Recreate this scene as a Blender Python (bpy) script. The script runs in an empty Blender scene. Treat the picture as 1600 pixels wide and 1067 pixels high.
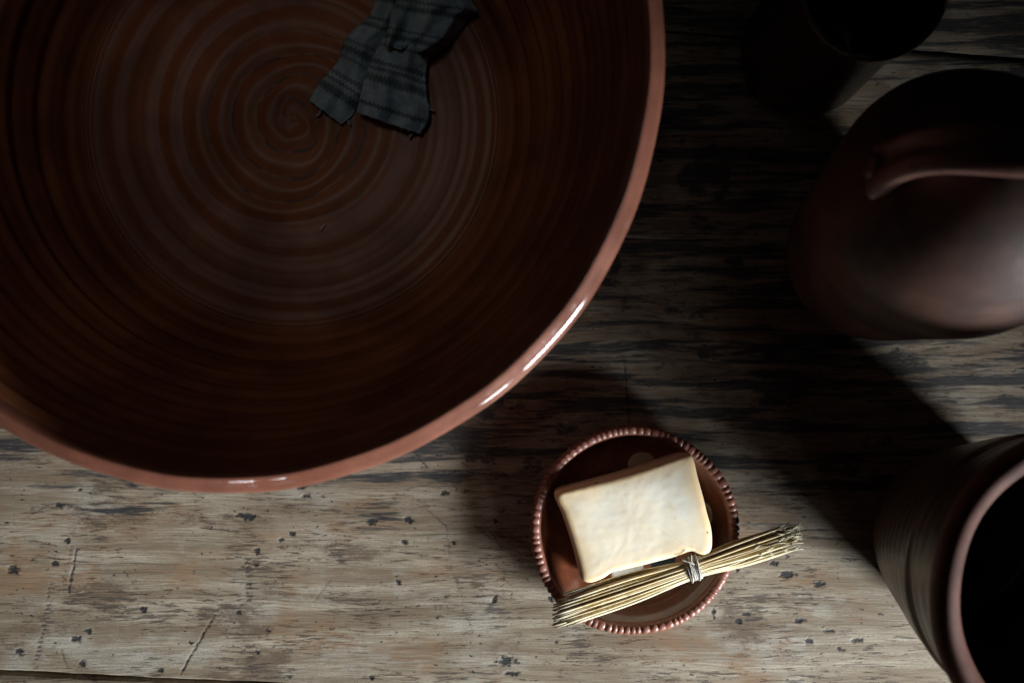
import bpy, bmesh, math, random
import numpy as np
from mathutils import Vector, Matrix, noise as mnoise

random.seed(7)
rng = np.random.default_rng(11)
PI = math.pi
scene = bpy.context.scene
C = scene.collection

# ------------------------------------------------------------------ camera
H = 0.72                                   # camera height above the table
S = (36.0 / 35.0) / 1600.0                 # metres per photo pixel per metre of depth


def W(px, py, z=0.0):
    d = (H - z) * S
    return ((px - 800.0) * d, -(py - 533.5) * d, z)


cam_data = bpy.data.cameras.new('camera')
cam_data.lens = 35.0
cam_data.sensor_width = 36.0
cam_data.clip_start = 0.01
cam_data.clip_end = 50.0
cam_data.dof.use_dof = True
cam_data.dof.focus_distance = 0.70
cam_data.dof.aperture_fstop = 4.5
cam = bpy.data.objects.new('camera', cam_data)
cam.location = (0, 0, H)
C.objects.link(cam)
scene.camera = cam

# ------------------------------------------------------------------ light
world = bpy.data.worlds.new('World')
scene.world = world
world.use_nodes = True
bg = world.node_tree.nodes['Background']
bg.inputs[0].default_value = (0.80, 0.90, 1.0, 1)
bg.inputs[1].default_value = 0.004


def window_light(name, loc, target, sx, sy, power, col, spread=180):
    ld = bpy.data.lights.new(name, 'AREA')
    ld.shape = 'RECTANGLE'
    ld.size = sx
    ld.size_y = sy
    ld.energy = power
    ld.color = col
    ld.spread = math.radians(spread)
    o = bpy.data.objects.new(name, ld)
    o.location = loc
    o.rotation_euler = (Vector(target) - Vector(loc)).to_track_quat('-Z', 'Y').to_euler()
    C.objects.link(o)


# the room's wide window on the lower right with a brighter pane, the two panes of one straight below,
# and an unseen overhead spot, added to light the basin floor
window_light('window_light_right', (0.985, -0.79, 0.405), (-0.08, -0.31, 0.0), 0.40, 0.20, 7.6, (0.88, 0.95, 1.0), 63)
window_light('window_light_pane', (0.58, -0.88, 0.43), (-0.02, -0.05, 0.18), 0.15, 0.09, 0.13, (0.90, 0.96, 1.0), 34)
window_light('window_light_below', (-0.335, -0.84, 0.44), (-0.30, -0.13, 0.05), 0.062, 0.045, 0.085, (0.88, 0.95, 1.0), 34)
window_light('window_light_below', (-0.225, -0.84, 0.44), (-0.30, -0.13, 0.05), 0.062, 0.045, 0.085, (0.88, 0.95, 1.0), 34)
sd_ = bpy.data.lights.new('overhead_spot', 'SPOT')
sd_.energy = 12.5
sd_.spot_size = math.radians(15.5)
sd_.spot_blend = 1.0
sd_.shadow_soft_size = 0.20
sd_.color = (0.97, 0.98, 1.0)
beam = bpy.data.objects.new('overhead_spot', sd_)
beam.location = (-0.33, 0.46, 1.9)
beam.rotation_euler = (Vector((-0.145, 0.135, 0.05)) - Vector(beam.location)).to_track_quat('-Z', 'Y').to_euler()
C.objects.link(beam)

scene.cycles.use_adaptive_sampling = True
scene.cycles.adaptive_threshold = 0.02
scene.cycles.max_bounces = 5
scene.cycles.diffuse_bounces = 3
scene.cycles.glossy_bounces = 3
scene.view_settings.view_transform = 'Standard'
scene.view_settings.look = 'None'
scene.view_settings.exposure = 0.0
scene.view_settings.gamma = 1.0
scene.view_settings.use_curve_mapping = False


# ------------------------------------------------------------------ node helper
class NB:
    def __init__(self, name):
        self.mat = bpy.data.materials.new(name)
        self.mat.use_nodes = True
        self.nt = self.mat.node_tree
        self.bsdf = self.nt.nodes['Principled BSDF']

    def n(self, t, **kw):
        nd = self.nt.nodes.new(t)
        for k, v in kw.items():
            setattr(nd, k, v)
        return nd

    def put(self, sock, v):
        if hasattr(v, 'is_output'):
            self.nt.links.new(v, sock)
        else:
            if isinstance(v, (tuple, list)) and len(v) == 3 and sock.type == 'RGBA':
                v = (*v, 1)
            sock.default_value = v

    def math(self, op, a, b=None, c=None, clamp=False):
        nd = self.n('ShaderNodeMath', operation=op)
        nd.use_clamp = clamp
        self.put(nd.inputs[0], a)
        if b is not None:
            self.put(nd.inputs[1], b)
        if c is not None:
            self.put(nd.inputs[2], c)
        return nd.outputs[0]

    def vec(self, op, a, b=None, scale=None):
        nd = self.n('ShaderNodeVectorMath', operation=op)
        self.put(nd.inputs[0], a)
        if b is not None:
            self.put(nd.inputs[1], b)
        if scale is not None:
            self.put(nd.inputs['Scale'], scale)
        return nd.outputs['Value'] if op in ('DOT_PRODUCT', 'LENGTH', 'DISTANCE') else nd.outputs[0]

    def ramp(self, v, a, b, lo=0.0, hi=1.0, smooth=True):
        nd = self.n('ShaderNodeMapRange')
        if smooth:
            nd.interpolation_type = 'SMOOTHSTEP'
        nd.clamp = True
        self.put(nd.inputs[0], v)
        self.put(nd.inputs[1], a)
        self.put(nd.inputs[2], b)
        self.put(nd.inputs[3], lo)
        self.put(nd.inputs[4], hi)
        return nd.outputs[0]

    def noise(self, co, scale=1.0, detail=4, rough=0.55, dist=0.0, color=False):
        nd = self.n('ShaderNodeTexNoise')
        self.put(nd.inputs['Vector'], co)
        nd.inputs['Scale'].default_value = scale
        nd.inputs['Detail'].default_value = detail
        nd.inputs['Roughness'].default_value = rough
        nd.inputs['Distortion'].default_value = dist
        return nd.outputs['Color' if color else 'Fac']

    def mix(self, f, a, b):
        nd = self.n('ShaderNodeMix', data_type='RGBA')
        self.put(nd.inputs[0], f)
        self.put(nd.inputs[6], a)
        self.put(nd.inputs[7], b)
        return nd.outputs[2]

    def obj(self):
        return self.n('ShaderNodeTexCoord').outputs['Object']

    def attr(self, name, out='Fac'):
        return self.n('ShaderNodeAttribute', attribute_name=name).outputs[out]

    def bump(self, h, dist=0.001, strength=1.0):
        nd = self.n('ShaderNodeBump')
        nd.inputs['Distance'].default_value = dist
        nd.inputs['Strength'].default_value = strength
        self.put(nd.inputs['Height'], h)
        self.nt.links.new(nd.outputs[0], self.bsdf.inputs['Normal'])

    def set(self, color=None, rough=None, spec=None, coat=None, coat_rough=None):
        if color is not None:
            self.put(self.bsdf.inputs['Base Color'], color)
        if rough is not None:
            self.put(self.bsdf.inputs['Roughness'], rough)
        if spec is not None:
            self.put(self.bsdf.inputs['Specular IOR Level'], spec)
        if coat is not None:
            self.put(self.bsdf.inputs['Coat Weight'], coat)
        if coat_rough is not None:
            self.put(self.bsdf.inputs['Coat Roughness'], coat_rough)
        return self.mat


# ------------------------------------------------------------------ materials
def wood_material():
    m = NB('worn_table_wood')
    p = m.obj()
    wv = m.vec('SUBTRACT', m.noise(p, 230, 3, 0.7, color=True), (0.5, 0.5, 0.5))
    wobble = m.vec('SUBTRACT', m.noise(m.vec('MULTIPLY', p, (5, 16, 5)), 1.0, 3, 0.5, color=True), (0.5, 0.5, 0.5))
    pg = m.vec('ADD', p, m.vec('MULTIPLY', wobble, (0.0, 0.016, 0.0)))
    sp = m.n('ShaderNodeSeparateXYZ')
    m.put(sp.inputs[0], p)
    X, Y = sp.outputs[0], sp.outputs[1]
    # tone of the bare, scrubbed wood
    tone = m.noise(m.vec('MULTIPLY', pg, (5, 75, 5)), 1.0, 4, 0.62)
    col = m.mix(m.ramp(tone, 0.36, 0.66), (0.175, 0.128, 0.080), (0.375, 0.318, 0.235))
    cl = m.n('ShaderNodeSeparateColor')
    m.put(cl.inputs[0], m.noise(m.vec('MULTIPLY', p, (1.0, 1.7, 1.0)), 17.0, 5, 0.62, color=True))
    col = m.mix(m.ramp(cl.outputs[0], 0.50, 0.66, 0, 0.6), col, (0.40, 0.375, 0.32))
    grit = m.noise(m.vec('MULTIPLY', p, (420, 1000, 420)), 1.0, 2, 0.6)
    col = m.mix(m.ramp(grit, 0.36, 0.64, 0.34, 0.0), col, (0.12, 0.09, 0.065))
    # warm brown rubbed patches, broken up along the grain
    f2 = m.noise(m.vec('MULTIPLY', pg, (52, 420, 52)), 1.0, 4, 0.72)
    brk = m.math('ADD', m.math('MULTIPLY', m.math('SUBTRACT', f2, 0.5), 0.55), m.math('MULTIPLY', m.math('SUBTRACT', grit, 0.5), 0.35))
    col = m.mix(m.ramp(m.math('ADD', cl.outputs[1], brk), 0.51, 0.66, 0, 0.75), col, (0.215, 0.118, 0.060))
    col = m.mix(m.ramp(m.math('ADD', cl.outputs[2], brk), 0.53, 0.66, 0, 0.80), col, (0.085, 0.055, 0.034))
    # fine grain: pale fibres and thin dark pores along the plank
    f1 = m.noise(m.vec('MULTIPLY', pg, (42, 780, 42)), 1.0, 2, 0.6)
    col = m.mix(m.ramp(f1, 0.30, 0.66, 0.50, 0.0), col, (0.11, 0.080, 0.055))
    gate = m.noise(m.vec('MULTIPLY', p, (18, 34, 18)), 1.0, 3, 0.6)
    pores = m.ramp(m.math('ADD', f2, m.math('MULTIPLY', m.math('SUBTRACT', gate, 0.5), 0.62)), 0.585, 0.645)
    col = m.mix(m.math('MULTIPLY', pores, 0.62), col, (0.035, 0.029, 0.026))
    ln = m.noise(m.vec('MULTIPLY', pg, (9, 620, 9)), 1.0, 3, 0.6)
    col = m.mix(m.ramp(ln, 0.64, 0.70, 0, 0.6), col, (0.035, 0.027, 0.022))
    # black weathered streaks: dense towards the middle and back of the table
    big = m.noise(p, 7.0, 2, 0.6)
    where = m.math('ADD', Y, m.math('MULTIPLY', m.math('SUBTRACT', big, 0.5), 0.16))
    zone = m.ramp(where, -0.170, -0.080, 0.0, 1.0)
    s1 = m.noise(m.vec('MULTIPLY', pg, (6.5, 85, 6.5)), 1.0, 5, 0.68)
    th = m.ramp(zone, 0, 1, 0.66, 0.47, smooth=False)
    streak = m.ramp(m.math('SUBTRACT', s1, th), 0.0, 0.085)
    bth = m.ramp(zone, 0, 1, 0.215, 0.06, smooth=False)
    streak = m.math('MAXIMUM', streak, m.ramp(m.math('SUBTRACT', m.math('MULTIPLY', m.math('SUBTRACT', cl.outputs[0], 0.5), -1.0), bth), 0.0, 0.06))
    streak = m.math('MULTIPLY', streak, m.ramp(f2, 0.28, 0.50, 0.45, 1.0))
    col = m.mix(m.math('MULTIPLY', zone, 0.40), col, (0.125, 0.088, 0.058))
    col = m.mix(m.math('MULTIPLY', streak, 0.86), col, (0.014, 0.016, 0.020))
    # small dark dents scattered over the top
    dents = None
    pw = m.vec('ADD', p, m.vec('MULTIPLY', wv, (0.011, 0.006, 0.0)))
    for sc, ax, keep, r in ((75.0, (1.0, 1.8, 1), 0.34, 0.17), (170.0, (1.0, 2.3, 1), 0.50, 0.27)):
        v = m.n('ShaderNodeTexVoronoi')
        v.inputs['Scale'].default_value = sc
        m.put(v.inputs['Vector'], m.vec('MULTIPLY', pw, ax))
        sc2 = m.n('ShaderNodeSeparateColor')
        m.put(sc2.inputs[0], v.outputs['Color'])
        rad = m.math('MULTIPLY', m.ramp(sc2.outputs[0], 1.0 - keep, 1.0, 0.0, 1.0, smooth=False), r)
        d = m.ramp(m.math('SUBTRACT', v.outputs['Distance'], rad), -0.08, 0.02, 1.0, 0.0)
        d = m.math('MULTIPLY', d, m.ramp(rad, 0.0, 0.05))
        dents = d if dents is None else m.math('MAXIMUM', dents, d)
    scr = m.attr('mark')
    col = m.mix(m.math('MULTIPLY', dents, 0.93), col, (0.014, 0.016, 0.020))
    col = m.mix(m.math('MULTIPLY', scr, 0.95), col, (0.012, 0.013, 0.016))
    m.bump(m.math('SUBTRACT', m.math('MULTIPLY', f1, 0.5), m.math('MULTIPLY', pores, 0.6)), 0.0006, 0.8)
    return m.set(col, m.ramp(tone, 0.3, 0.7, 0.74, 0.58), 0.22)


def glaze_material():
    """Dark lead glaze over red clay; the thrown ridges are geometry."""
    m = NB('brown_glazed_clay')
    p = m.obj()
    ring = m.attr('ring')          # 0..1 position along the throwing rings
    pool = m.attr('pool')          # where glaze pools dark in a groove
    big = m.noise(p, 12, 4, 0.6)
    col = m.mix(m.ramp(big, 0.35, 0.68), (0.140, 0.045, 0.017), (0.265, 0.095, 0.040))
    comb = m.n('ShaderNodeCombineXYZ')
    m.put(comb.inputs[0], ring)
    lines = m.noise(comb.outputs[0], 55, 2, 0.5)
    col = m.mix(m.ramp(lines, 0.52, 0.72, 0, 0.45), col, (0.27, 0.125, 0.05))
    col = m.mix(m.ramp(lines, 0.46, 0.30, 0, 0.28), col, (0.055, 0.018, 0.011))
    brk = m.noise(p, 60, 3, 0.6)
    col = m.mix(m.math('MULTIPLY', pool, m.ramp(brk, 0.42, 0.60, 0, 0.95)), col, (0.010, 0.008, 0.010))
    fine = m.noise(p, 900, 3, 0.6)
    m.bump(m.math('ADD', m.math('MULTIPLY', lines, 0.35), m.math('MULTIPLY', fine, 0.08)), 0.0006, 0.4)
    return m.set(col, m.ramp(big, 0.3, 0.7, 0.48, 0.38), 0.18)


def clay_material(name, a, b, rough, soot=0.0, bump=0.4, scale=22, coat=0.0, spec=0.5, sootcol=(0.016, 0.013, 0.012)):
    m = NB(name)
    p = m.obj()
    n1 = m.noise(p, scale, 5, 0.6)
    col = m.mix(m.ramp(n1, 0.33, 0.68), a, b)
    if soot:
        n2 = m.noise(p, scale * 0.8, 4, 0.55)
        col = m.mix(m.ramp(n2, 0.46, 0.70, 0, soot), col, sootcol)
    n3 = m.noise(p, 420, 4, 0.65)
    col = m.mix(m.ramp(n3, 0.58, 0.75, 0, 0.25), col, (a[0] * .5, a[1] * .5, a[2] * .5))
    st = m.noise(m.vec('MULTIPLY', p, (20, 20, 330)), 1.0, 4, 0.6)
    m.bump(m.math('ADD', m.math('MULTIPLY', n3, 0.3), m.math('MULTIPLY', st, 0.5)), 0.0008, bump)
    return m.set(col, m.ramp(n1, 0.3, 0.7, rough + .06, rough - .05), spec, coat, m.ramp(m.noise(p, 170, 4, 0.65), 0.40, 0.66, 0.04, 0.12))


def soap_material():
    m = NB('cream_soap')
    p = m.obj()
    n1 = m.noise(p, 42, 4, 0.6)
    n0 = m.noise(p, 18, 3, 0.6)
    edge = m.attr('edge')
    col = m.mix(m.ramp(n1, 0.40, 0.66), (0.80, 0.70, 0.52), (0.79, 0.74, 0.62))
    yel = m.math('MULTIPLY', edge, m.ramp(n0, 0.36, 0.56, 0.25, 1.0))
    col = m.mix(m.math('MULTIPLY', yel, 0.75), col, (0.74, 0.50, 0.235))
    col = m.mix(m.ramp(m.noise(p, 75, 3, 0.6), 0.60, 0.72, 0, 0.35), col, (0.70, 0.52, 0.28))
    for (x, y, z, r) in [(930.5, 752.5, 0.027, 1.4), (1103, 829, 0.027, 1.6), (1027, 727, 0.027, 1.0)]:
        a = W(x, y, z)
        q = m.vec('MULTIPLY', m.vec('SUBTRACT', p, a), (1, 1, 0))
        col = m.mix(m.ramp(m.vec('LENGTH', q), r * .0003, r * .0006, 0.85, 0.0), col, (0.10, 0.05, 0.02))
    mk = m.noise(m.vec('MULTIPLY', p, (150, 210, 1)), 1.0, 4, 0.6, 0.8)
    h = m.math('ADD', m.math('MULTIPLY', m.noise(p, 110, 5, 0.6), 0.6), m.ramp(mk, 0.60, 0.66, 0, 0.35))
    m.bump(h, 0.0006, 0.16)
    b = m.bsdf
    b.inputs['Subsurface Weight'].default_value = 0.12
    b.inputs['Subsurface Radius'].default_value = (1.0, 0.6, 0.3)
    b.inputs['Subsurface Scale'].default_value = 0.004
    return m.set(col, 0.42, 0.5)


def cloth_material():
    m = NB('grey_blue_woven_cloth')
    uv = m.attr('weave', 'Vector')
    sp = m.n('ShaderNodeSeparateXYZ')
    m.put(sp.inputs[0], uv)
    U, V = sp.outputs[0], sp.outputs[1]
    p = m.obj()
    wob = m.math('MULTIPLY', m.math('SUBTRACT', m.noise(p, 90, 3, 0.6), 0.5), 0.004)
    Vw = m.math('ADD', V, wob)
    f = 2 * PI / 0.0008
    wu = m.math('SINE', m.math('MULTIPLY', U, f))
    wvv = m.math('SINE', m.math('MULTIPLY', V, f))
    weave = m.math('MULTIPLY', wu, wvv)
    n1 = m.noise(p, 55, 4, 0.6)
    col = m.mix(m.ramp(n1, 0.35, 0.68), (0.22, 0.305, 0.335), (0.42, 0.525, 0.555))
    col = m.mix(m.ramp(weave, -0.3, 0.6, 0, 0.25), col, (0.045, 0.065, 0.075))
    zig = m.math('MULTIPLY', m.math('SINE', m.math('MULTIPLY', U, 2 * PI / 0.0030)), 0.0006)
    Vz = m.math('ADD', Vw, zig)
    for (v0, w, k) in [(0.009, .0016, .9), (0.028, .0030, .95), (0.035, .0014, .8), (0.040, .0018, .85), (0.053, .0012, .7), (0.060, .0024, .95),
                       (0.066, .0011, .8), (0.083, .0022, .9), (0.089, .0013, .8), (0.104, .0024, .9)]:
        d = m.math('ABSOLUTE', m.math('SUBTRACT', Vz, v0))
        col = m.mix(m.ramp(d, w * .5, w * 1.3, k * .70, 0.0), col, (0.010, 0.022, 0.026))
    for v0 in (0.0315, 0.0505, 0.0635, 0.086):
        d = m.math('ABSOLUTE', m.math('SUBTRACT', Vz, v0))
        col = m.mix(m.ramp(d, .0004, .0008, .6, 0.0), col, (0.26, 0.28, 0.26))
    m.bump(m.math('ADD', m.math('MULTIPLY', weave, 0.5), m.math('MULTIPLY', n1, 1.2)), 0.0006, 0.7)
    return m.set(col, 0.72, 0.35)


def straw_material():
    m = NB('dry_straw')
    p = m.obj()
    oi = m.n('ShaderNodeObjectInfo').outputs['Random']
    t = m.attr('along')
    n1 = m.noise(m.vec('ADD', p, (0, 0, 0)), 120, 4, 0.6)
    col = m.mix(oi, (0.56, 0.41, 0.20), (0.78, 0.67, 0.43))
    col = m.mix(m.ramp(n1, 0.40, 0.68, 0, 0.6), col, (0.74, 0.65, 0.44))
    tip = m.math('ADD', m.ramp(t, 0.16, 0.0, 0, 0.75), m.ramp(t, 0.84, 1.0, 0, 0.65))
    col = m.mix(m.math('MULTIPLY', tip, m.ramp(n1, 0.3, 0.6, 0.5, 1.0)), col, (0.50, 0.46, 0.36))
    node = m.ramp(m.math('ABSOLUTE', m.math('SUBTRACT', t, m.math('ADD', 0.10, m.math('MULTIPLY', oi, 0.35)))), 0.004, 0.010, 0.5, 0.0)
    col = m.mix(node, col, (0.28, 0.21, 0.10))
    m.bump(n1, 0.0004, 0.5)
    return m.set(col, 0.48, 0.45)


def plain(name, col, rough, nscale=200, var=0.35, bump=0.3, spec=0.5):
    m = NB(name)
    p = m.obj()
    n1 = m.noise(p, nscale, 4, 0.6)
    c = m.mix(m.ramp(n1, 0.35, 0.68, 0, var), col, tuple(v * .45 for v in col))
    m.bump(n1, 0.0005, bump)
    return m.set(c, rough, spec)


def blue_paint():
    m = NB('blue_black_slip')
    p = m.obj()
    q = m.vec('ADD', p, m.vec('SCALE', m.vec('SUBTRACT', m.noise(p, 300, 2, 0.5, color=True), (0.5, 0.5, 0.5)), scale=0.002))
    s = m.n('ShaderNodeSeparateXYZ')
    m.put(s.inputs[0], q)
    l = m.math('SINE', m.math('MULTIPLY', m.math('ADD', s.outputs[0], m.math('MULTIPLY', s.outputs[1], -0.7)), 2 * PI / 0.0021))
    col = m.mix(m.ramp(l, 0.62, 0.9, 0, 0.75), (0.012, 0.026, 0.045), (0.12, 0.19, 0.25))
    return m.set(col, 0.3, 0.5)


M_WOOD = wood_material()
M_GLAZE = glaze_material()
M_LIP = clay_material('pale_red_clay_lip', (0.155, 0.053, 0.031), (0.215, 0.078, 0.048), 0.60, 0.25, 0.10, 38, 1.0, spec=0.12, sootcol=(0.085, 0.027, 0.016))
M_PLATE = clay_material('orange_brown_glazed_plate', (0.095, 0.026, 0.012), (0.165, 0.050, 0.021), 0.25, 0.35, 0.25, 45, 0.12)
M_PRIM = clay_material('notched_plate_rim_clay', (0.165, 0.058, 0.036), (0.25, 0.100, 0.066), 0.40, 0.0, 0.2, 60, 0.0)
M_POT = clay_material('burnished_brown_clay', (0.078, 0.034, 0.023), (0.125, 0.057, 0.040), 0.58, 0.80, 0.30, 20, spec=0.36)
M_HANDLE = clay_material('burnished_handle_clay', (0.13, 0.060, 0.044), (0.20, 0.10, 0.078), 0.33, 0.3, 0.2, 30)
M_MUG = clay_material('dark_glazed_mug_clay', (0.026, 0.012, 0.007), (0.045, 0.020, 0.011), 0.26, 0.4, 0.2, 24)
M_JAR = clay_material('smoked_brown_jar_clay', (0.045, 0.026, 0.018), (0.080, 0.048, 0.034), 0.36, 0.6, 0.15, 20)
M_JRIM = clay_material('red_brown_jar_rim', (0.070, 0.024, 0.014), (0.105, 0.039, 0.025), 0.72, 0.45, 0.3, 45, spec=0.22)
M_SOAP = soap_material()
M_CLOTH = cloth_material()
M_STRAW = straw_material()
M_TWINE = plain('grey_twine', (0.56, 0.52, 0.46), 0.95, 700, 0.75, 1.0, 0.05)
M_CREAM = plain('cream_slip', (0.50, 0.42, 0.29), 0.28, 160, 0.4, 0.1)
M_WHITE = plain('white_slip', (0.62, 0.62, 0.56), 0.28, 160, 0.25, 0.1)
M_ROSE = plain('rose_slip', (0.33, 0.145, 0.105), 0.30, 260, 0.55, 0.1)
M_BLUE = blue_paint()
M_BRISTLE = plain('white_bristle', (0.7, 0.7, 0.68), 0.4, 500, 0.2, 0.1)


# ------------------------------------------------------------------ mesh helpers
def link(name, verts, faces, mat, parent=None, smooth=True, attrs=None):
    me = bpy.data.meshes.new(name)
    verts = np.asarray(verts, dtype=np.float64).tolist()
    me.from_pydata(verts, [], faces if isinstance(faces, list) else faces.tolist())
    me.update()
    if smooth:
        me.polygons.foreach_set('use_smooth', [True] * len(me.polygons))
    for k, arr in (attrs or {}).items():
        arr = np.asarray(arr, dtype=np.float32)
        if arr.ndim == 1:
            me.attributes.new(k, 'FLOAT', 'POINT').data.foreach_set('value', arr)
        else:
            me.attributes.new(k, 'FLOAT_VECTOR', 'POINT').data.foreach_set('vector', arr.ravel())
    me.materials.append(mat)
    o = bpy.data.objects.new(name, me)
    C.objects.link(o)
    o.parent = parent
    return o


def thing(name, label, cat, loc=(0, 0, 0), group=None):
    o = bpy.data.objects.new(name, None)
    o.empty_display_size = 0.02
    o.location = loc
    C.objects.link(o)
    return tag(o, label, cat, group)


def tag(o, label, cat, group=None):
    o['label'] = label
    o['category'] = cat
    if group:
        o['group'] = group
    return o


def grid_faces(nr, nc, wrap=False, off=0):
    i, j = np.meshgrid(np.arange(nr - 1), np.arange(nc if wrap else nc - 1), indexing='ij')
    k = (j + 1) % nc
    f = np.stack([i * nc + j, i * nc + k, (i + 1) * nc + k, (i + 1) * nc + j], -1).reshape(-1, 4) + off
    return f.tolist()


def smooth_curve(pts, n):
    """Catmull-Rom through pts, n samples evenly spaced by length."""
    P = np.array(pts, float)
    P = np.vstack([2 * P[0] - P[1], P, 2 * P[-1] - P[-2]])
    out = []
    for i in range(1, len(P) - 2):
        t = np.linspace(0, 1, 24, endpoint=False)[:, None]
        a, b, c, d = P[i - 1], P[i], P[i + 1], P[i + 2]
        out.append(0.5 * (2 * b + (c - a) * t + (2 * a - 5 * b + 4 * c - d) * t ** 2 + (3 * b - a - 3 * c + d) * t ** 3))
    out = np.vstack(out + [P[-2][None]])
    s = np.r_[0, np.cumsum(np.linalg.norm(np.diff(out, axis=0), axis=1))]
    q = np.linspace(0, s[-1], n)
    return np.stack([np.interp(q, s, out[:, k]) for k in range(out.shape[1])], 1)


def lathe(name, prof, mat, parent, na=160, disp=None, attrs=None, closed_bottom=True):
    """prof: list of (r, z); faces turned so that an outside profile running upwards faces out."""
    prof = np.asarray(prof, float)
    th = np.arange(na) * 2 * PI / na
    R, T = np.meshgrid(prof[:, 0], th, indexing='ij')
    Z = np.repeat(prof[:, 1][:, None], na, 1)
    if disp is not None:
        R, Z = disp(R, Z, T)
    v = np.stack([R * np.cos(T), R * np.sin(T), Z], -1).reshape(-1, 3)
    f = grid_faces(len(prof), na, True)
    at = {k: fn(R, Z, T).reshape(-1) for k, fn in (attrs or {}).items()}
    return link(name, v, f, mat, parent, True, at)


def tube(path, rad, sides=8, cap=True):
    path = np.asarray(path, float)
    rad = np.broadcast_to(np.asarray(rad, float), (len(path),))
    tang = np.gradient(path, axis=0)
    tang /= np.linalg.norm(tang, axis=1)[:, None] + 1e-12
    up = np.array([0, 0, 1.0]) if abs(tang[0][2]) < .9 else np.array([1.0, 0, 0])
    v = []
    x = np.cross(up, tang[0])
    x /= np.linalg.norm(x)
    for p, t, r in zip(path, tang, rad):
        x = x - t * np.dot(x, t)
        x /= np.linalg.norm(x) + 1e-12
        y = np.cross(t, x)
        for k in range(sides):
            a = 2 * PI * k / sides
            v.append(p + r * (math.cos(a) * x + math.sin(a) * y))
    f = grid_faces(len(path), sides, True)
    if cap:
        f.append(tuple(range(sides - 1, -1, -1)))
        n0 = (len(path) - 1) * sides
        f.append(tuple(range(n0, n0 + sides)))
    return v, f


def fbm(x, y, seed=0.0, oct=4):
    s, a, o = 0.0, 1.0, 0.0
    for k in range(oct):
        s += a * mnoise.noise(Vector((x * 2 ** k + seed * 3.1, y * 2 ** k - seed * 1.7, seed)))
        a *= .5
    return s


# ------------------------------------------------------------------ table
table = thing('wooden_table', 'worn scratched wooden table top of wide planks under all the pottery', 'table')
XL, XR = -0.62, 0.62


def seam(px0, py0, px1, py1):
    a, b = W(px0, py0), W(px1, py1)
    k = (b[1] - a[1]) / (b[0] - a[0])
    return lambda x: a[1] + k * (x - a[0])


s_low = seam(0, 1047, 500, 1070)
s_mid = seam(960, 373, 1200, 376)
s_top = seam(1408, 79, 1600, 94)


def vnoise(x, y, seed):
    """value noise on arrays"""
    def hsh(i, j):
        n = np.sin(i * 127.1 + j * 311.7 + seed * 74.7) * 43758.5453
        return n - np.floor(n)
    i, j = np.floor(x), np.floor(y)
    u, v = x - i, y - j
    u, v = u * u * (3 - 2 * u), v * v * (3 - 2 * v)
    return (hsh(i, j) * (1 - u) + hsh(i + 1, j) * u) * (1 - v) + (hsh(i, j + 1) * (1 - u) + hsh(i + 1, j + 1) * u) * v


def afbm(x, y, seed, oct=3):
    s, a = 0.0, 0.5
    for k in range(oct):
        s = s + a * (vnoise(x * 2 ** k, y * 2 ** k, seed + k) * 2 - 1)
        a *= .5
    return s


SPOTS = [(92, 789, 8, 5), (124, 765, 6, 4), (20, 890, 10, 7), (402, 861, 6, 6), (384, 806, 17, 7), (400, 882, 6, 3),
         (640, 812, 9, 6), (633, 847, 6, 5), (694, 770, 6, 4), (775, 814, 4, 5), (708, 847, 5, 4), (622, 910, 4, 6),
         (773, 935, 5, 6), (793, 1033, 17, 8), (802, 1052, 13, 4), (128, 1037, 7, 6), (250, 1046, 7, 4),
         (401, 1018, 5, 4), (580, 1058, 6, 4), (455, 833, 8, 5), (472, 761, 8, 5), (478, 775, 9, 4), (440, 844, 5, 3),
         (580, 815, 12, 5), (117, 997, 9, 7), (135, 984, 8, 5), (30, 1018, 9, 6), (85, 880, 6, 6), (104, 844, 8, 4),
         (223, 952, 8, 5), (298, 1003, 5, 4), (372, 956, 5, 3), (420, 985, 8, 3), (860, 935, 5, 5), (870, 1003, 5, 3),
         (1230, 897, 14, 7), (1151, 890, 3, 5), (1115, 955, 3, 6), (1166, 959, 7, 4), (1153, 970, 6, 4), (1250, 968, 10, 5),
         (1264, 1000, 7, 7), (1312, 1013, 9, 4), (1340, 1000, 10, 4), (1210, 880, 8, 4), (1280, 912, 12, 5), (1295, 985, 10, 4)]
CUTS = [(335, 960, 282, 1052, 1.9, .9), (120, 857, 107, 925, 1.9, .85), (105, 790, 175, 802, 1.4, .8), (193, 892, 208, 910, 1.5, .7),
        (285, 953, 315, 968, 1.2, .6), (14, 866, 58, 877, 1.3, .6), (670, 798, 697, 822, 1.4, .7), (697, 822, 703, 872, 1.2, .45),
        (703, 880, 738, 988, 1.0, .35), (748, 824, 770, 846, 1.3, .7), (770, 834, 784, 857, 1.3, .6), (774, 880, 790, 897, 1.5, .7),
        (645, 705, 666, 729, 1.3, .8), (700, 738, 713, 767, 1.3, .7), (975, 562, 984, 660, 2.2, .8), (710, 676, 722, 704, 1.3, .7),
        (490, 940, 515, 905, 1.6, .35), (200, 540, 330, 545, 1.0, .3), (95, 1015, 106, 1043, 1.6, .5), (1225, 930, 1350, 942, 1.2, .4)]
LADDERS = [(386, 872, 389, 936, 6, .9), (80, 915, 56, 1040, 6, .7), (386, 795, 386, 830, 6, .5), (112, 850, 100, 910, 3, .4)]


def sstep(d, a, b):
    t = np.clip((d - a) / (b - a), 0, 1)
    return t * t * (3 - 2 * t)


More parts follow.
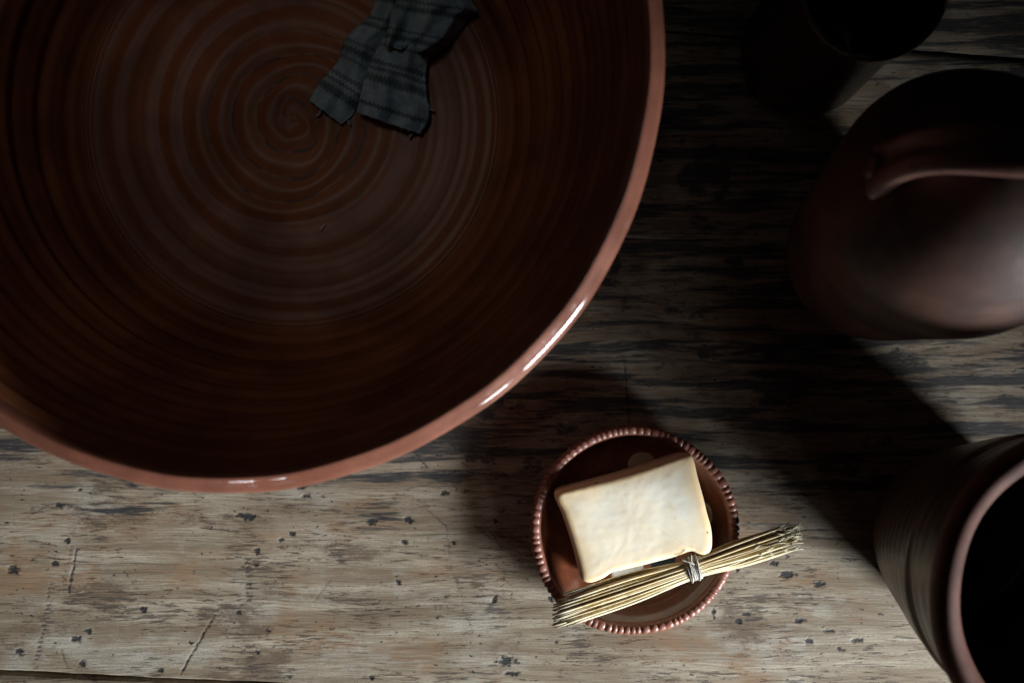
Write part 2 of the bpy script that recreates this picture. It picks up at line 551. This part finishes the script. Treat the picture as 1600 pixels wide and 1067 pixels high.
def table_marks(x, y):
    """larger dents, knife cuts and rows of ticks, as an intensity 0..1 per point"""
    q = S * H
    px, py = x / q + 800, 533.5 - y / q
    px = px + 2.6 * afbm(px / 6, py / 6, 3) + 2.0 * afbm(px / 2.2, py / 2.2, 9, 2)
    py = py + 1.6 * afbm(px / 6, py / 6, 21) + 1.2 * afbm(px / 2.2, py / 2.2, 31, 2)
    wob = afbm(px / 5, py / 2.6, 61, 3)
    m = np.zeros_like(x)
    for (cx, cy, rx, ry) in SPOTS:
        d = np.hypot((px - cx) / rx, (py - cy) / ry) * 1.25 + 1.0 * wob
        m = np.maximum(m, .97 * (1 - sstep(d, .75, 1.25)))
    brk = sstep(vnoise(px / 5, py / 5, 5), .2, .5)
    for row, (x0, y0, x1, y1, w, k) in [(0, c) for c in CUTS] + [(1, c) for c in LADDERS]:
        bx_, by_ = x1 - x0, y1 - y0
        h = np.clip(((px - x0) * bx_ + (py - y0) * by_) / (bx_ ** 2 + by_ ** 2), 0, 1)
        d = np.hypot(px - x0 - h * bx_, py - y0 - h * by_)
        g = k * (1 - sstep(d, .35 * w, 1.15 * w))
        g = g * (.45 + .55 * brk) if not row else g * brk * sstep(np.sin(py * 2 * PI / 6.5), -.3, .5)
        m = np.maximum(m, g)
    return m


def plank(lo, hi, top, seed, lip=0.0016, thick=0.032, fine=False):
    if fine:
        xs = np.r_[np.linspace(XL, -.385, 30)[:-1], np.linspace(-.385, .385, 1060), np.linspace(.385, XR, 30)[1:]]
        ny = 430
    else:
        xs, ny = np.linspace(XL, XR, 200), 24
    nx = len(xs)
    tt = np.linspace(0.0, 1.0, ny)
    a = lo(xs) + 0.0008 * afbm(xs * 12, xs * 0, seed) + 0.0006 * afbm(xs * 90, xs * 0, seed + 5)
    b = hi(xs) + 0.0008 * afbm(xs * 12, xs * 0 + 4, seed) + 0.0006 * afbm(xs * 90, xs * 0 + 9, seed)
    X = np.repeat(xs[None], ny, 0)
    Y = a[None] + lip * .8 + (b - a - 1.6 * lip)[None] * tt[:, None]
    Z = top + 0.0006 * afbm(X * 7, Y * 25, seed)
    mk = np.zeros_like(X)
    if fine:
        mk = table_marks(X, Y)
        Z = Z - 0.00045 * mk
    rows = [np.stack([xs, a, np.full(nx, top - thick)], -1), np.stack([xs, a, np.full(nx, top - lip)], -1)]
    rows += list(np.stack([X, Y, Z], -1))
    rows += [np.stack([xs, b, np.full(nx, top - lip)], -1), np.stack([xs, b, np.full(nx, top - thick)], -1)]
    mk = np.vstack([np.zeros((2, nx)), mk, np.zeros((2, nx))])
    return link('plank', np.array(rows).reshape(-1, 3), grid_faces(ny + 4, nx), M_WOOD, table, True, {'mark': mk.ravel()})


G = 0.0022
plank(lambda x: x * 0 - 0.45, lambda x: s_low(x) - G * 1.5, -0.0016, 1.0)
plank(lambda x: s_low(x) + G * .2, lambda x: s_mid(x) - 0.00012, 0.0, 2.0, 0.0004, fine=True)
plank(lambda x: s_mid(x) + 0.00012, lambda x: s_top(x) - 0.0008, 0.0, 3.0, 0.0004)
plank(lambda x: s_top(x) + 0.0008, lambda x: x * 0 + 0.45, -0.0004, 4.0, 0.0010)

# ------------------------------------------------------------------ large basin
bx, by = (-336 * S * H, 338 * S * H)
basin = thing('clay_basin', 'huge round brown glazed clay basin with spiral rings, filling the upper left', 'basin', (bx, by, 0))
ZF, ZR, RF, RR = 0.013, 0.182, 0.147, 0.2395
PXF = S * (H - ZF)
PITCH = 38 * PXF

inner_r = np.r_[np.linspace(0.0004, RF, 300)]
wall = smooth_curve([(RF, ZF), (RF + .010, ZF + .009), (0.172, 0.045), (0.192, 0.085), (0.207, 0.120), (0.2195, 0.152), (0.2265, 0.172)], 260)
prof_in = np.vstack([np.c_[inner_r, np.full(300, ZF)], wall[1:]])
sl = np.r_[0, np.cumsum(np.hypot(*np.diff(prof_in, axis=0).T))]
NA = 420


def spiral_phase(R, T, s):
    wob = 0.0014 * np.sin(T * 2 + s * 60) + 0.0010 * np.sin(T * 3 - 1.3 + s * 90) + 0.0007 * np.sin(T * 5 + s * 130)
    return (s + wob) / PITCH + T / (2 * PI)


def basin_height(R, T, s):
    ph = spiral_phase(R, T, s)
    fr = ph - np.floor(ph)
    ridge = 0.65 * (0.5 - 0.5 * np.cos(2 * PI * fr)) + 0.35 * np.clip(np.sin(PI * fr), 0, 1) ** 0.8
    amp = 0.0017 * np.clip(s / 0.012, 0.25, 1) * np.clip((0.098 - s) / 0.05, 0.0, 1) ** 0.8
    h = amp * ridge
    # shallower rings out to the edge of the floor, then the ridges of the wall
    w = np.clip((s - 0.045) / 0.04, 0, 1)
    T2 = 0.0012 * np.sin(T + s * 40) + 0.0008 * np.sin(T * 2 - s * 55)
    q = s + T2
    h = h + w * (0.00040 * np.sin(q * 2 * PI / 0.0205) + 0.00016 * np.sin(q * 2 * PI / 0.0127 + 1.1) + 0.00002 * np.sin(q * 2 * PI / 0.0043 + 2.0 + np.sin(q * 200)))
    ww = np.clip((s - 0.155) / 0.02, 0, 1)
    h = h + ww * (0.0009 * np.sin(q * 2 * PI / 0.0185 + .4) + 0.0005 * np.sin(q * 2 * PI / 0.0107) + 0.00003 * np.sin(q * 2 * PI / 0.0028 + 3 * np.sin(q * 90)))
    # little step where the floor meets the wall
    h = h + 0.0008 * np.exp(-((s - RF + .003) / 0.0022) ** 2) - 0.0009 * np.exp(-((s - RF - .004) / 0.003) ** 2)
    return h


Sgrid = np.repeat(sl[:, None], NA, 1)
tan_ = np.gradient(prof_in, axis=0)
tan_ /= np.linalg.norm(tan_, axis=1)[:, None]
nrm_ = np.c_[-tan_[:, 1], tan_[:, 0]]


def basin_disp(R, Z, T):
    h = basin_height(R, T, Sgrid)
    return R + h * nrm_[:, 0][:, None], Z + h * nrm_[:, 1][:, None]


def pool_attr(R, Z, T):
    ph = spiral_phase(R, T, Sgrid)
    fr = ph - np.floor(ph)
    d = np.minimum(fr, 1 - fr)
    g = np.exp(-(d / 0.055) ** 2) * np.clip((0.085 - Sgrid) / 0.03, 0, 1) * np.clip(Sgrid / .004, 0, 1)
    return g


lathe('bowl', prof_in, M_GLAZE, basin, NA, basin_disp,
      {'ring': lambda R, Z, T: Sgrid + 0.0012 * np.sin(T + Sgrid * 40), 'pool': pool_attr})
outer = smooth_curve([(0.0, 0.0015), (0.13, 0.0012), (0.150, 0.002), (0.163, 0.012), (0.184, 0.045), (0.203, 0.085), (0.218, 0.12), (0.2285, 0.148), (0.2315, 0.160)], 90)
lathe('outer_wall', outer, M_LIP, basin, 256)
lip = smooth_curve([(0.2310, 0.1585), (0.2355, 0.1612), (0.2385, 0.1655), (0.2396, 0.1698), (0.2389, 0.1730), (0.2372, 0.1751), (0.2345, 0.1770), (0.2318, 0.1788), (0.2300, 0.1793), (0.2284, 0.1780), (0.2271, 0.1750), (0.2262, 0.1710)], 80)


def lip_disp(R, Z, T):
    k = 0.0006 * np.sin(T * 3 + 1) + 0.0004 * np.sin(T * 7) + 0.00018 * np.sin(T * 23 + 40 * R)
    return R + k, Z + 0.0007 * np.sin(T * 2 + .5)


lathe('rim', lip, M_LIP, basin, 400, lip_disp)


# ------------------------------------------------------------------ cloth in the basin
def floor_z(x, y):
    r = math.hypot(x - bx, y - by)
    return ZF + 0.0022 if r < RF else ZF + 0.0022 + float(np.interp(r, prof_in[:, 0], prof_in[:, 1]) - ZF)


def cloth_sheet(left, right, nu, nv, hfun, v0, u0, zref=0.024):
    L = smooth_curve(left, nv)
    R_ = smooth_curve(right, nv)
    V, A = [], []
    ln = np.r_[0, np.cumsum(np.linalg.norm(np.diff((L + R_) / 2, axis=0), axis=1))] * S * (H - zref)
    for i in range(nv):
        for j in range(nu):
            u, v = j / (nu - 1), i / (nv - 1)
            px = L[i] * (1 - u) + R_[i] * u
            rag = 1.3 * max(0, 1 - min(u, 1 - u, v * 2) / .06)
            px = px + rag * np.array([fbm(px[0] * .16, px[1] * .16, 3, 3), fbm(px[0] * .16, px[1] * .16, 8, 3)])
            wid = np.linalg.norm(R_[i] - L[i]) * S * (H - zref)
            h = hfun(u, v)
            x, y, _ = W(px[0], px[1], zref)
            k = fbm(x * 42, y * 42, v0 * 100 + 1, 4)
            h = max(0.0006, h + 0.0042 * k * (1 if 0.04 < u < .96 else .4))
            z = floor_z(x, y) + h
            sc = (H - z) / (H - zref)
            V.append((x * sc, y * sc, z))
            A.append((u0 + (u - .5) * wid, v0 + ln[i], 0))
    return V, grid_faces(nv, nu), A


cv, cf, ca = [], [], []


def add_sheet(sh):
    o = len(cv)
    cv.extend(sh[0])
    cf.extend([tuple(i + o for i in f) for f in sh[1]])
    ca.extend(sh[2])


def gs(x, c, w):
    return math.exp(-((x - c) / w) ** 2)


# left tail (from its lower tip up to the gather)
add_sheet(cloth_sheet([(483, 158), (489, 147), (503, 125), (527, 97), (535, 73), (546, 52), (572, 30), (586, 0), (592, -50)],
                      [(533, 194), (549, 183), (561, 160), (572, 128), (585, 98), (600, 68), (616, 48), (632, 10), (640, -50)], 44, 110,
                      lambda u, v: 0.003 + 0.010 * math.sin(PI * min(1, u * 1.02)) ** .7 * (0.55 + .6 * v) + 0.002 * gs(u, .35 + .3 * v, .16) - 0.002 * gs(u, .62 - .4 * v, .12)
                      + 0.0015 * math.sin(v * 16 + u * 3), 0.012, 0.0))
# right tail, lapping over the left one
add_sheet(cloth_sheet([(557, 176), (561, 158), (570, 122), (582, 91), (596, 66), (606, 45), (622, 10), (630, -50)],
                      [(657, 210), (671, 184), (668, 150), (666, 121), (669, 95), (680, 68), (690, 10), (690, -50)], 60, 110,
                      lambda u, v: 0.006 + 0.011 * math.sin(PI * (0.16 + .84 * u)) ** .8 * (0.6 + .7 * v) + 0.003 * gs(u, .25 + .5 * v, .15) + 0.003 * gs(u, .80 - .5 * v, .13)
                      - 0.003 * gs(u, .52 - .2 * v, .12) - .003 * gs(v, .60, .05) * u, 0.0, 0.2))
# bunched upper part with the hem running up to the right
add_sheet(cloth_sheet([(600, 72), (607, 44), (612, 10), (620, -50), (628, -110)],
                      [(674, 84), (704, 68), (722, 46), (733, 28), (747, 18), (736, -2), (716, -60), (690, -110)], 70, 90,
                      lambda u, v: 0.012 + 0.012 * math.sin(PI * (0.1 + .86 * u)) ** .7 + 0.0060 * math.sin(u * 17 - v * 5 + 1) * (1 - u) + 0.004 * math.sin(u * 9 + v * 11)
                      - 0.012 * max(0, (u - .82) / .18), 0.052, 0.5))
for (x0, y0, x1, y1, bend) in [(500, 172, 493, 183, 3), (545, 188, 549, 197, -2), (600, 187, 598, 197, 2), (622, 197, 626, 206, 3), (646, 208, 641, 218, -3), (669, 170, 678, 176, 3)]:
    q = [W(x0, y0, ZF + .006), W((x0 + x1) / 2 + bend, (y0 + y1) / 2, ZF + .005), W(x1, y1, ZF + .0032)]
    tv, tf = tube(smooth_curve(q, 8), 0.00028, 5)
    off = len(cv)
    cv.extend([tuple(t) for t in tv])
    cf.extend([tuple(i + off for i in f) for f in tf])
    ca.extend([(0, 0.02, 0)] * len(tv))
cloth = link('cloth', cv, cf, M_CLOTH, None, True, {'weave': np.array(ca)})
tag(cloth, 'crumpled grey-blue woven rag with dark stripes lying in the basin', 'cloth')
sm = cloth.modifiers.new('thickness', 'SOLIDIFY')
sm.thickness = 0.0011
sm.offset = -1

# the loose white bristle on the basin floor
a, b = W(499, 360, ZF + .004), W(507, 350, ZF + .004)
v, f = tube([a, ((a[0] + b[0]) / 2 + .0002, (a[1] + b[1]) / 2, a[2] + .0004), b], 0.00032, 6)
tag(link('bristle', v, f, M_BRISTLE), 'tiny white bristle stuck to the basin floor below the spiral', 'bristle')

# ------------------------------------------------------------------ notched plate
PZ = 0.022
pcx, pcy, _ = W(990.5, 828.5, PZ)
plate = thing('clay_plate', 'small reddish brown clay plate with a notched rim, under the soap bar', 'plate', (pcx, pcy, 0))
PR = 164 * S * (H - PZ)
plate_prof = smooth_curve([(0.0003, 0.0055), (0.030, 0.0056), (0.046, 0.0062), (0.055, 0.0085), (0.061, 0.0135), (0.0645, 0.0180), (0.0660, 0.0202)], 60)


def plate_z(r):
    return float(np.interp(r, plate_prof[:, 0], plate_prof[:, 1]))


lathe('dish', plate_prof, M_PLATE, plate, 160)
under = smooth_curve([(0.0003, 0.0008), (0.036, 0.0008), (0.044, 0.0014), (0.053, 0.0040), (0.0615, 0.0100), (0.0665, 0.0155)], 40)
lathe('underside', under, M_PRIM, plate, 128)
rimp = smooth_curve([(0.0655, 0.0145), (0.0700, 0.0160), (PR - .0008, 0.0195), (PR, 0.0222), (PR - .0016, 0.0245), (PR - .0042, 0.0250), (PR - .0068, 0.0236), (0.0655, 0.0195)], 34)
NB_ = 94


def rim_disp(R, Z, T):
    jit = 0.24 * np.sin(T * 7) + .17 * np.sin(T * 13 + 2) + .10 * np.sin(T * 29 + 1)
    w = T * NB_ / (2 * PI) + jit
    bead = np.abs(np.sin(PI * w)) ** 0.7
    k = np.clip((R - 0.0655) / 0.003, 0, 1)
    cx, cz = PR - .0040, 0.0208
    irr = 1 + 0.28 * np.sin(T * 17 + 1) + .22 * np.sin(T * 37)
    dep = 0.23 * (1 - bead) * k * irr
    wob = 0.0006 * np.sin(T * 3 + 2) + .0003 * np.sin(T * 5)
    return cx + (R - cx) * (1 - dep) + wob, cz + (Z - cz) * (1 - dep) + 0.0005 * np.sin(T * 4)


lathe('notched_rim', rimp, M_PRIM, plate, NB_ * 10, rim_disp)


def decal(name, outline, mat, n=10, lift=0.0004):
    """A patch of slip painted on the dish: rings of the outline shrunk to its middle, laid on the dish surface."""
    P = np.array([W(x, y, 0.007)[:2] for x, y in outline]) - np.array([pcx, pcy])
    c = P.mean(0)
    V = []
    for i in range(n + 1):
        k = i / n
        for q in P:
            x, y = c + (q - c) * max(k, 0.001)
            V.append((x, y, plate_z(math.hypot(x, y)) + lift * (1 if i < n else .15)))
    return link(name, V, grid_faces(n + 1, len(P), True), mat, plate)


def blob(cx, cy, rx, ry, n=28, j=.05):
    return [(cx + rx * (1 + j * math.sin(3 * t + cx)) * math.cos(t), cy - ry * (1 + j * math.sin(2 * t + cy)) * math.sin(t)) for t in [2 * PI * i / n for i in range(n)]]


def poly(pts, n=6):
    out = []
    for i in range(len(pts)):
        a, b = pts[i], pts[(i + 1) % len(pts)]
        for k in range(n):
            out.append((a[0] + (b[0] - a[0]) * k / n, a[1] + (b[1] - a[1]) * k / n))
    return out[::-1]


decal('painted_dot', blob(1003, 724, 21, 19), M_CREAM)
decal('painted_dot', blob(1097, 804, 15, 20), M_CREAM)
decal('painted_band', poly([(946, 872), (1100, 838), (1092, 900), (1010, 915), (960, 918)]), M_ROSE, lift=0.0002)
decal('painted_patch', poly([(954, 872), (1000, 860), (1007, 889), (957, 903)]), M_WHITE, lift=0.0005)
decal('painted_patch', poly([(1014, 866), (1058, 856), (1056, 882), (1032, 892), (1018, 888)]), M_BLUE, lift=0.0005)

# ------------------------------------------------------------------ soap
SZ0, SZ1 = 0.0066, 0.0330
soc = W(990, 812, SZ1)
ring_pts = [(884, 761), (900, 757), (946, 745), (1000, 729), (1046, 714), (1066, 708), (1078, 709), (1084, 720), (1089, 742), (1098, 775), (1104, 800), (1110, 822),
            (1112, 845), (1110, 860), (1100, 866), (1090, 864), (1082, 860), (1074, 861), (1060, 867), (1030, 875), (1000, 883), (974, 889), (956, 893), (944, 901), (928, 908),
            (917, 909), (908, 903), (903, 888), (896, 860), (886, 826), (876, 798), (868, 781), (866, 774), (867, 768), (873, 764)]
ol = smooth_curve(ring_pts + [ring_pts[0]], 201)[:-1]
O2 = np.array([W(x, y, 0.027)[:2] for x, y in ol])
cen = O2.mean(0)
no = len(O2)
layers = []
# (inset metres, z): bottom, sides, rounded shoulder, top
for ins, z in [(0.0050, SZ0), (0.0022, SZ0 + .0008), (0.0006, SZ0 + .004), (0.0002, SZ0 + .010), (0.0, SZ1 - .0060), (0.0002, SZ1 - .0035), (0.0010, SZ1 - .0016), (0.0022, SZ1 - .0006), (0.0042, SZ1 - .0001)]:
    layers.append((ins, z))
V, E_ = [], []
tg = np.roll(O2, -1, 0) - np.roll(O2, 1, 0)
nrm = np.c_[tg[:, 1], -tg[:, 0]]
nrm /= np.linalg.norm(nrm, axis=1)[:, None]
if np.mean(np.sum(nrm * (O2 - cen), 1)) < 0:
    nrm = -nrm


def soap_top(x, y):
    return 0.0009 * fbm(x * 24, y * 24, 5, 2) + 0.00012 * fbm(x * 160, y * 160, 9, 2)


for ins, z in layers:
    # pull the inset towards the middle so that sharp corners stay clean
    dirc = (cen - O2)
    dl = np.linalg.norm(dirc, axis=1)[:, None]
    q = O2 - nrm * ins * 0.6 + dirc / dl * ins * 0.55
    for k, (x, y) in enumerate(q):
        dz = soap_top(x, y) * (1 if z > SZ1 - .004 else .3)
        V.append((x, y, z + dz))
        E_.append(1.0 if ins > .0006 and z > SZ1 - .004 else .45)
nl = len(layers)
ring0 = np.array([v[:2] for v in V[-no:]])
for t in np.linspace(0.97, 0.02, 26):
    for (x0, y0) in ring0:
        x, y = cen + (np.array([x0, y0]) - cen) * t
        dd = np.hypot(*(O2 - (x, y)).T)
        dist = -math.log(np.exp(-dd / .0022).mean()) * .0022
        dist = float(dd.min())
        k = min(1.0, dist / 0.012)
        k = k * k * (3 - 2 * k)
        V.append((x, y, SZ1 - .0004 * (1 - k) + .0002 + soap_top(x, y)))
        E_.append(max(0, 1 - dist / .016) ** 1.2)
F = grid_faces(nl + 26, no, True)
F = [tuple(reversed(f)) for f in F]
F.append(tuple(range(no)))
F.append(tuple(range((nl + 25) * no, (nl + 26) * no))[::-1])
soap = link('soap_bar', V, F, M_SOAP, None, True, {'edge': E_})
tag(soap, 'cream bar of soap with soft corners resting on the notched clay plate', 'soap')

# ------------------------------------------------------------------ straw brush
BZ = 0.0292
brush = thing('straw_brush', 'bundle of pale straws tied with grey twine across the plate edge', 'brush', W(1083, 885, BZ - 0.006))
bo = np.array(brush.location)
e0 = np.array(W(882, 954, BZ))
tie = np.array(W(1083, 888, BZ))
e1 = np.array(W(1229, 840, BZ))
ax = (e1 - e0)
ax[2] = 0
ax /= np.linalg.norm(ax)
sd = np.array([-ax[1], ax[0], 0])          # across, towards the soap
up = np.array([0, 0, 1.0])
spots = []
k = 0
while len(spots) < 92:
    a_, r_ = k * 2.399963, math.sqrt((k + .5) / 92)
    spots.append((r_ * math.cos(a_), r_ * math.sin(a_)))
    k += 1
for i, (u, w) in enumerate(spots):
    jt = lambda s: random.uniform(-s, s)
    A0 = e0 + sd * (u * 0.0106 + jt(.0020)) + up * (w * 0.0030 + 0.0006 + jt(.0005)) + ax * (jt(.009) + .004 * u)
    B0 = tie + sd * (u * 0.0066) + up * (w * 0.0034)
    C0 = e1 + sd * (u * 0.0084 + jt(.0022)) + up * (w * 0.0030 + .001 + jt(.0008)) + ax * (jt(.008) if random.random() < .85 else -random.uniform(.015, .03))
    m1 = A0 * .5 + B0 * .5 + sd * (u * .0016 + jt(.0006)) + up * jt(.0005)
    m2 = C0 * .5 + B0 * .5 + sd * (u * .0013 + jt(.0006)) + up * jt(.0005)
    tip = C0 + ax * random.uniform(.002, .006) + sd * jt(.0034) + up * random.uniform(-.0005, .0026)
    path = smooth_curve([A0, m1, B0, m2, C0, tip], 22)
    r0 = random.uniform(0.00055, 0.00105)
    tt = np.linspace(0, 1, 22)
    rad = r0 * np.interp(tt, [0, .04, .5, .85, 1], [0.75, 1.0, 0.95, 0.75, 0.42])
    v, f = tube(path - bo, rad, 7)
    link('straw', v, f, M_STRAW, brush, True, {'along': np.repeat(tt, 7)})
# twine: turns about the bundle, a cross turn and two loose ends
tp = []
turns = 10
for i in range(turns * 30 + 1):
    a_ = 2 * PI * i / 30
    s = -0.0044 + 0.0088 * i / (turns * 30) + 0.0004 * math.sin(a_ * .37)
    tp.append(tie - bo + ax * s + sd * (0.0081 * math.cos(a_)) + up * (0.0052 * math.sin(a_)))
for i in range(46):
    a_ = 2 * PI * i / 30
    s = 0.0044 - 0.0080 * i / 45
    tp.append(tie - bo + ax * s + sd * (0.0089 * math.cos(a_)) + up * (0.0060 * math.sin(a_)))
v, f = tube(tp, 0.00052, 6)
twine = link('twine', v, f, M_TWINE, brush)
for dx, dy, c in ((-.0062, .0098, .002), (.0012, .0112, -.002)):
    q = [tie - bo + sd * .004 + up * .0056 + ax * .001, tie - bo + sd * .0068 + up * .0063 + ax * (dx * .4 + c * .3), tie - bo + ax * dx + sd * dy + up * .0056]
    v, f = tube(smooth_curve(q, 12), 0.0005, 6)
    link('twine_end', v, f, M_TWINE, twine)

# ------------------------------------------------------------------ lidded pot at the right edge
LZ = 0.148
lx, ly, _ = W(1506, 318, LZ + .012)
LR = 211 * S * (H - LZ - .012)
ptx, pty = 541 * S * H, 136 * S * H
lid = thing('clay_jug', 'big closed dark brown clay jug with a broad handle over its domed top, at right', 'jug', (lx, ly, 0))
jugp = smooth_curve([(0.0003, 0.001), (0.040, 0.001), (0.048, 0.004), (0.0570, 0.022), (0.0625, 0.050), (0.0680, 0.090), (0.0730, 0.130), (LR, 0.158), (LR - .0022, 0.171), (0.0665, 0.1855),
                     (0.0550, 0.2015), (0.0405, 0.2150), (0.0260, 0.2238), (0.0120, 0.2284), (0.0003, 0.2296)], 200)


def jug_body(R, Z, T):
    k = 1 + 0.008 * np.sin(T * 2 + 1) + 0.004 * np.sin(T * 3) + .0012 * np.sin(Z * 700) + 0.004 * np.sin(T * 5 + Z * 60)
    return R * k, Z + 0.0


def lean(o):
    """hand-thrown: the foot sits a little off the dome's axis"""
    me = o.data
    n = len(me.vertices)
    co = np.empty(n * 3, np.float32)
    me.vertices.foreach_get('co', co)
    co = co.reshape(-1, 3)
    f = np.clip((0.158 - co[:, 2]) / 0.11, 0, 1.15)
    co[:, 0] += f * (ptx - lx)
    co[:, 1] += f * (pty - ly)
    me.vertices.foreach_set('co', co.ravel())
    me.update()


lean(lathe('body', jugp, M_POT, lid, 160, jug_body))


def handle():
    ha = math.radians(-10)
    d = np.array([math.cos(ha), math.sin(ha), 0])
    n = np.array([-math.sin(ha), math.cos(ha), 0])
    mid = smooth_curve([(-.0600, .042), (-.0580, .056), (-.0520, .073), (-.038, .094), (-.018, .107), (0.0, .111), (.018, .107), (.038, .094), (.052, .073), (.058, .056), (.0600, .042)], 70)
    tg = np.gradient(mid, axis=0)
    tg /= np.linalg.norm(tg, axis=1)[:, None]
    V = []
    ns = 40
    for i, ((s, z), (ts, tz)) in enumerate(zip(mid, tg)):
        q = i / 69
        endk = min(q, 1 - q)
        hw = 0.0125 + 0.0040 * math.exp(-(endk / .05) ** 2) + .0004 * math.sin(q * 21)
        ht = 0.0058 + 0.0016 * math.exp(-(endk / .06) ** 2)
        for k in range(ns):
            a = 2 * PI * k / ns
            cx, cy = math.cos(a), math.sin(a)
            px = hw * math.copysign(abs(cx) ** .75, cx)
            py = ht * math.copysign(abs(cy) ** .8, cy)
            if cy > 0:                       # two finger-drawn ridges along the top
                g = px / hw
                py -= 0.0044 * math.exp(-((g - .22) / .34) ** 2)
            nx, nz = -tz, ts
            P = d * (s + nx * py) + n * (px + .0085 - .0060 * math.exp(-(endk / .10) ** 2))
            V.append((P[0], P[1], LZ + z + nz * py))
    F = grid_faces(70, ns, True)
    F.append(tuple(range(ns)))
    F.append(tuple(range(69 * ns, 70 * ns))[::-1])
    return link('handle', V, [tuple(reversed(f)) for f in F], M_HANDLE, lid)


jug_handle = handle()
# the pressed-on clay pad at the handle's foot
for sgn in (-1, 1):
    bm = bmesh.new()
    bmesh.ops.create_uvsphere(bm, u_segments=24, v_segments=14, radius=1)
    for vv in bm.verts:
        x, y, z = vv.co
        k = 1 + .18 * math.sin(3 * y + 1) * x
        vv.co = Matrix.Rotation(math.radians(-10), 3, 'Z') @ Vector((sgn * .0640 + .0055 * x * k, .0035 + .0075 * y, LZ + 0.0440 + .0090 * z * (1 - .15 * y) - .0010 * math.exp(-(y / .25) ** 2)))
    me = bpy.data.meshes.new('handle_foot')
    bm.to_mesh(me)
    bm.free()
    me.polygons.foreach_set('use_smooth', [True] * len(me.polygons))
    me.materials.append(M_HANDLE)
    o = bpy.data.objects.new('handle_foot', me)
    C.objects.link(o)
    o.parent = jug_handle

# ------------------------------------------------------------------ mug at the top
mx, my = 452 * S * H, 447 * S * H
mug = thing('clay_mug', 'dark glazed clay mug seen from above at the top edge', 'mug', (mx, my, 0))
mp = smooth_curve([(0.0003, 0.001), (0.036, 0.001), (0.0435, 0.0045), (0.0465, 0.013), (0.0455, 0.030), (0.0425, 0.070), (0.0415, 0.105), (0.0425, 0.130), (0.0436, 0.139)], 90)
lathe('body', mp, M_MUG, mug, 128)
mi = smooth_curve([(0.0395, 0.139), (0.0385, 0.12), (0.0380, 0.08), (0.0405, 0.03), (0.036, 0.008), (0.0003, 0.006)], 50)
lathe('inside', mi, M_MUG, mug, 128)
mr = smooth_curve([(0.0434, 0.1380), (0.0447, 0.1415), (0.0445, 0.1450), (0.0425, 0.1468), (0.0405, 0.1455), (0.0394, 0.1420), (0.0395, 0.1385)], 26)
lathe('rim', mr, M_MUG, mug, 128, lambda R, Z, T: (R + .0003 * np.sin(3 * T), Z + .0004 * np.sin(2 * T)))

# ------------------------------------------------------------------ jar at the lower right
JZ = 0.200
jx, jy = 946 * S * (H - JZ), -410 * S * (H - JZ)
jar = thing('clay_jar', 'tall open brown clay jar with a thick red rim in the lower right corner', 'jar', (jx, jy, 0))
jp = smooth_curve([(0.0003, 0.001), (0.050, 0.001), (0.057, 0.005), (0.0645, 0.030), (0.0715, 0.065), (0.0785, 0.100), (0.0820, 0.125), (0.0832, 0.150), (0.0840, 0.168), (0.0850, 0.178)], 120)


def jar_disp(R, Z, T):
    k = 0.00022 * np.sin(Z * 2 * PI / 0.0125 + .5 * np.sin(T)) + 0.0012 * np.exp(-((Z - .128) / .0025) ** 2) - .0016 * np.exp(-((Z - .134) / .003) ** 2)
    return R + k * np.clip(Z / .02, 0, 1), Z


lathe('body', jp, M_JAR, jar, 200, jar_disp)
ji = smooth_curve([(0.0790, 0.183), (0.0775, 0.165), (0.0770, 0.13), (0.0725, 0.09), (0.058, 0.03), (0.046, 0.012), (0.0003, 0.009)], 60)
lathe('inside', ji, M_JAR, jar, 160)
jr = smooth_curve([(0.0848, 0.1765), (0.0895, 0.1805), (0.0940, 0.1880), (0.0945, 0.1950), (0.0915, 0.2000), (0.0865, 0.2005), (0.0815, 0.1965), (0.0792, 0.1900), (0.0790, 0.1825)], 40)
lathe('rim', jr, M_JRIM, jar, 200, lambda R, Z, T: (R + .0007 * np.sin(3 * T + 1) + .0003 * np.sin(8 * T), Z + .0006 * np.sin(2 * T)))
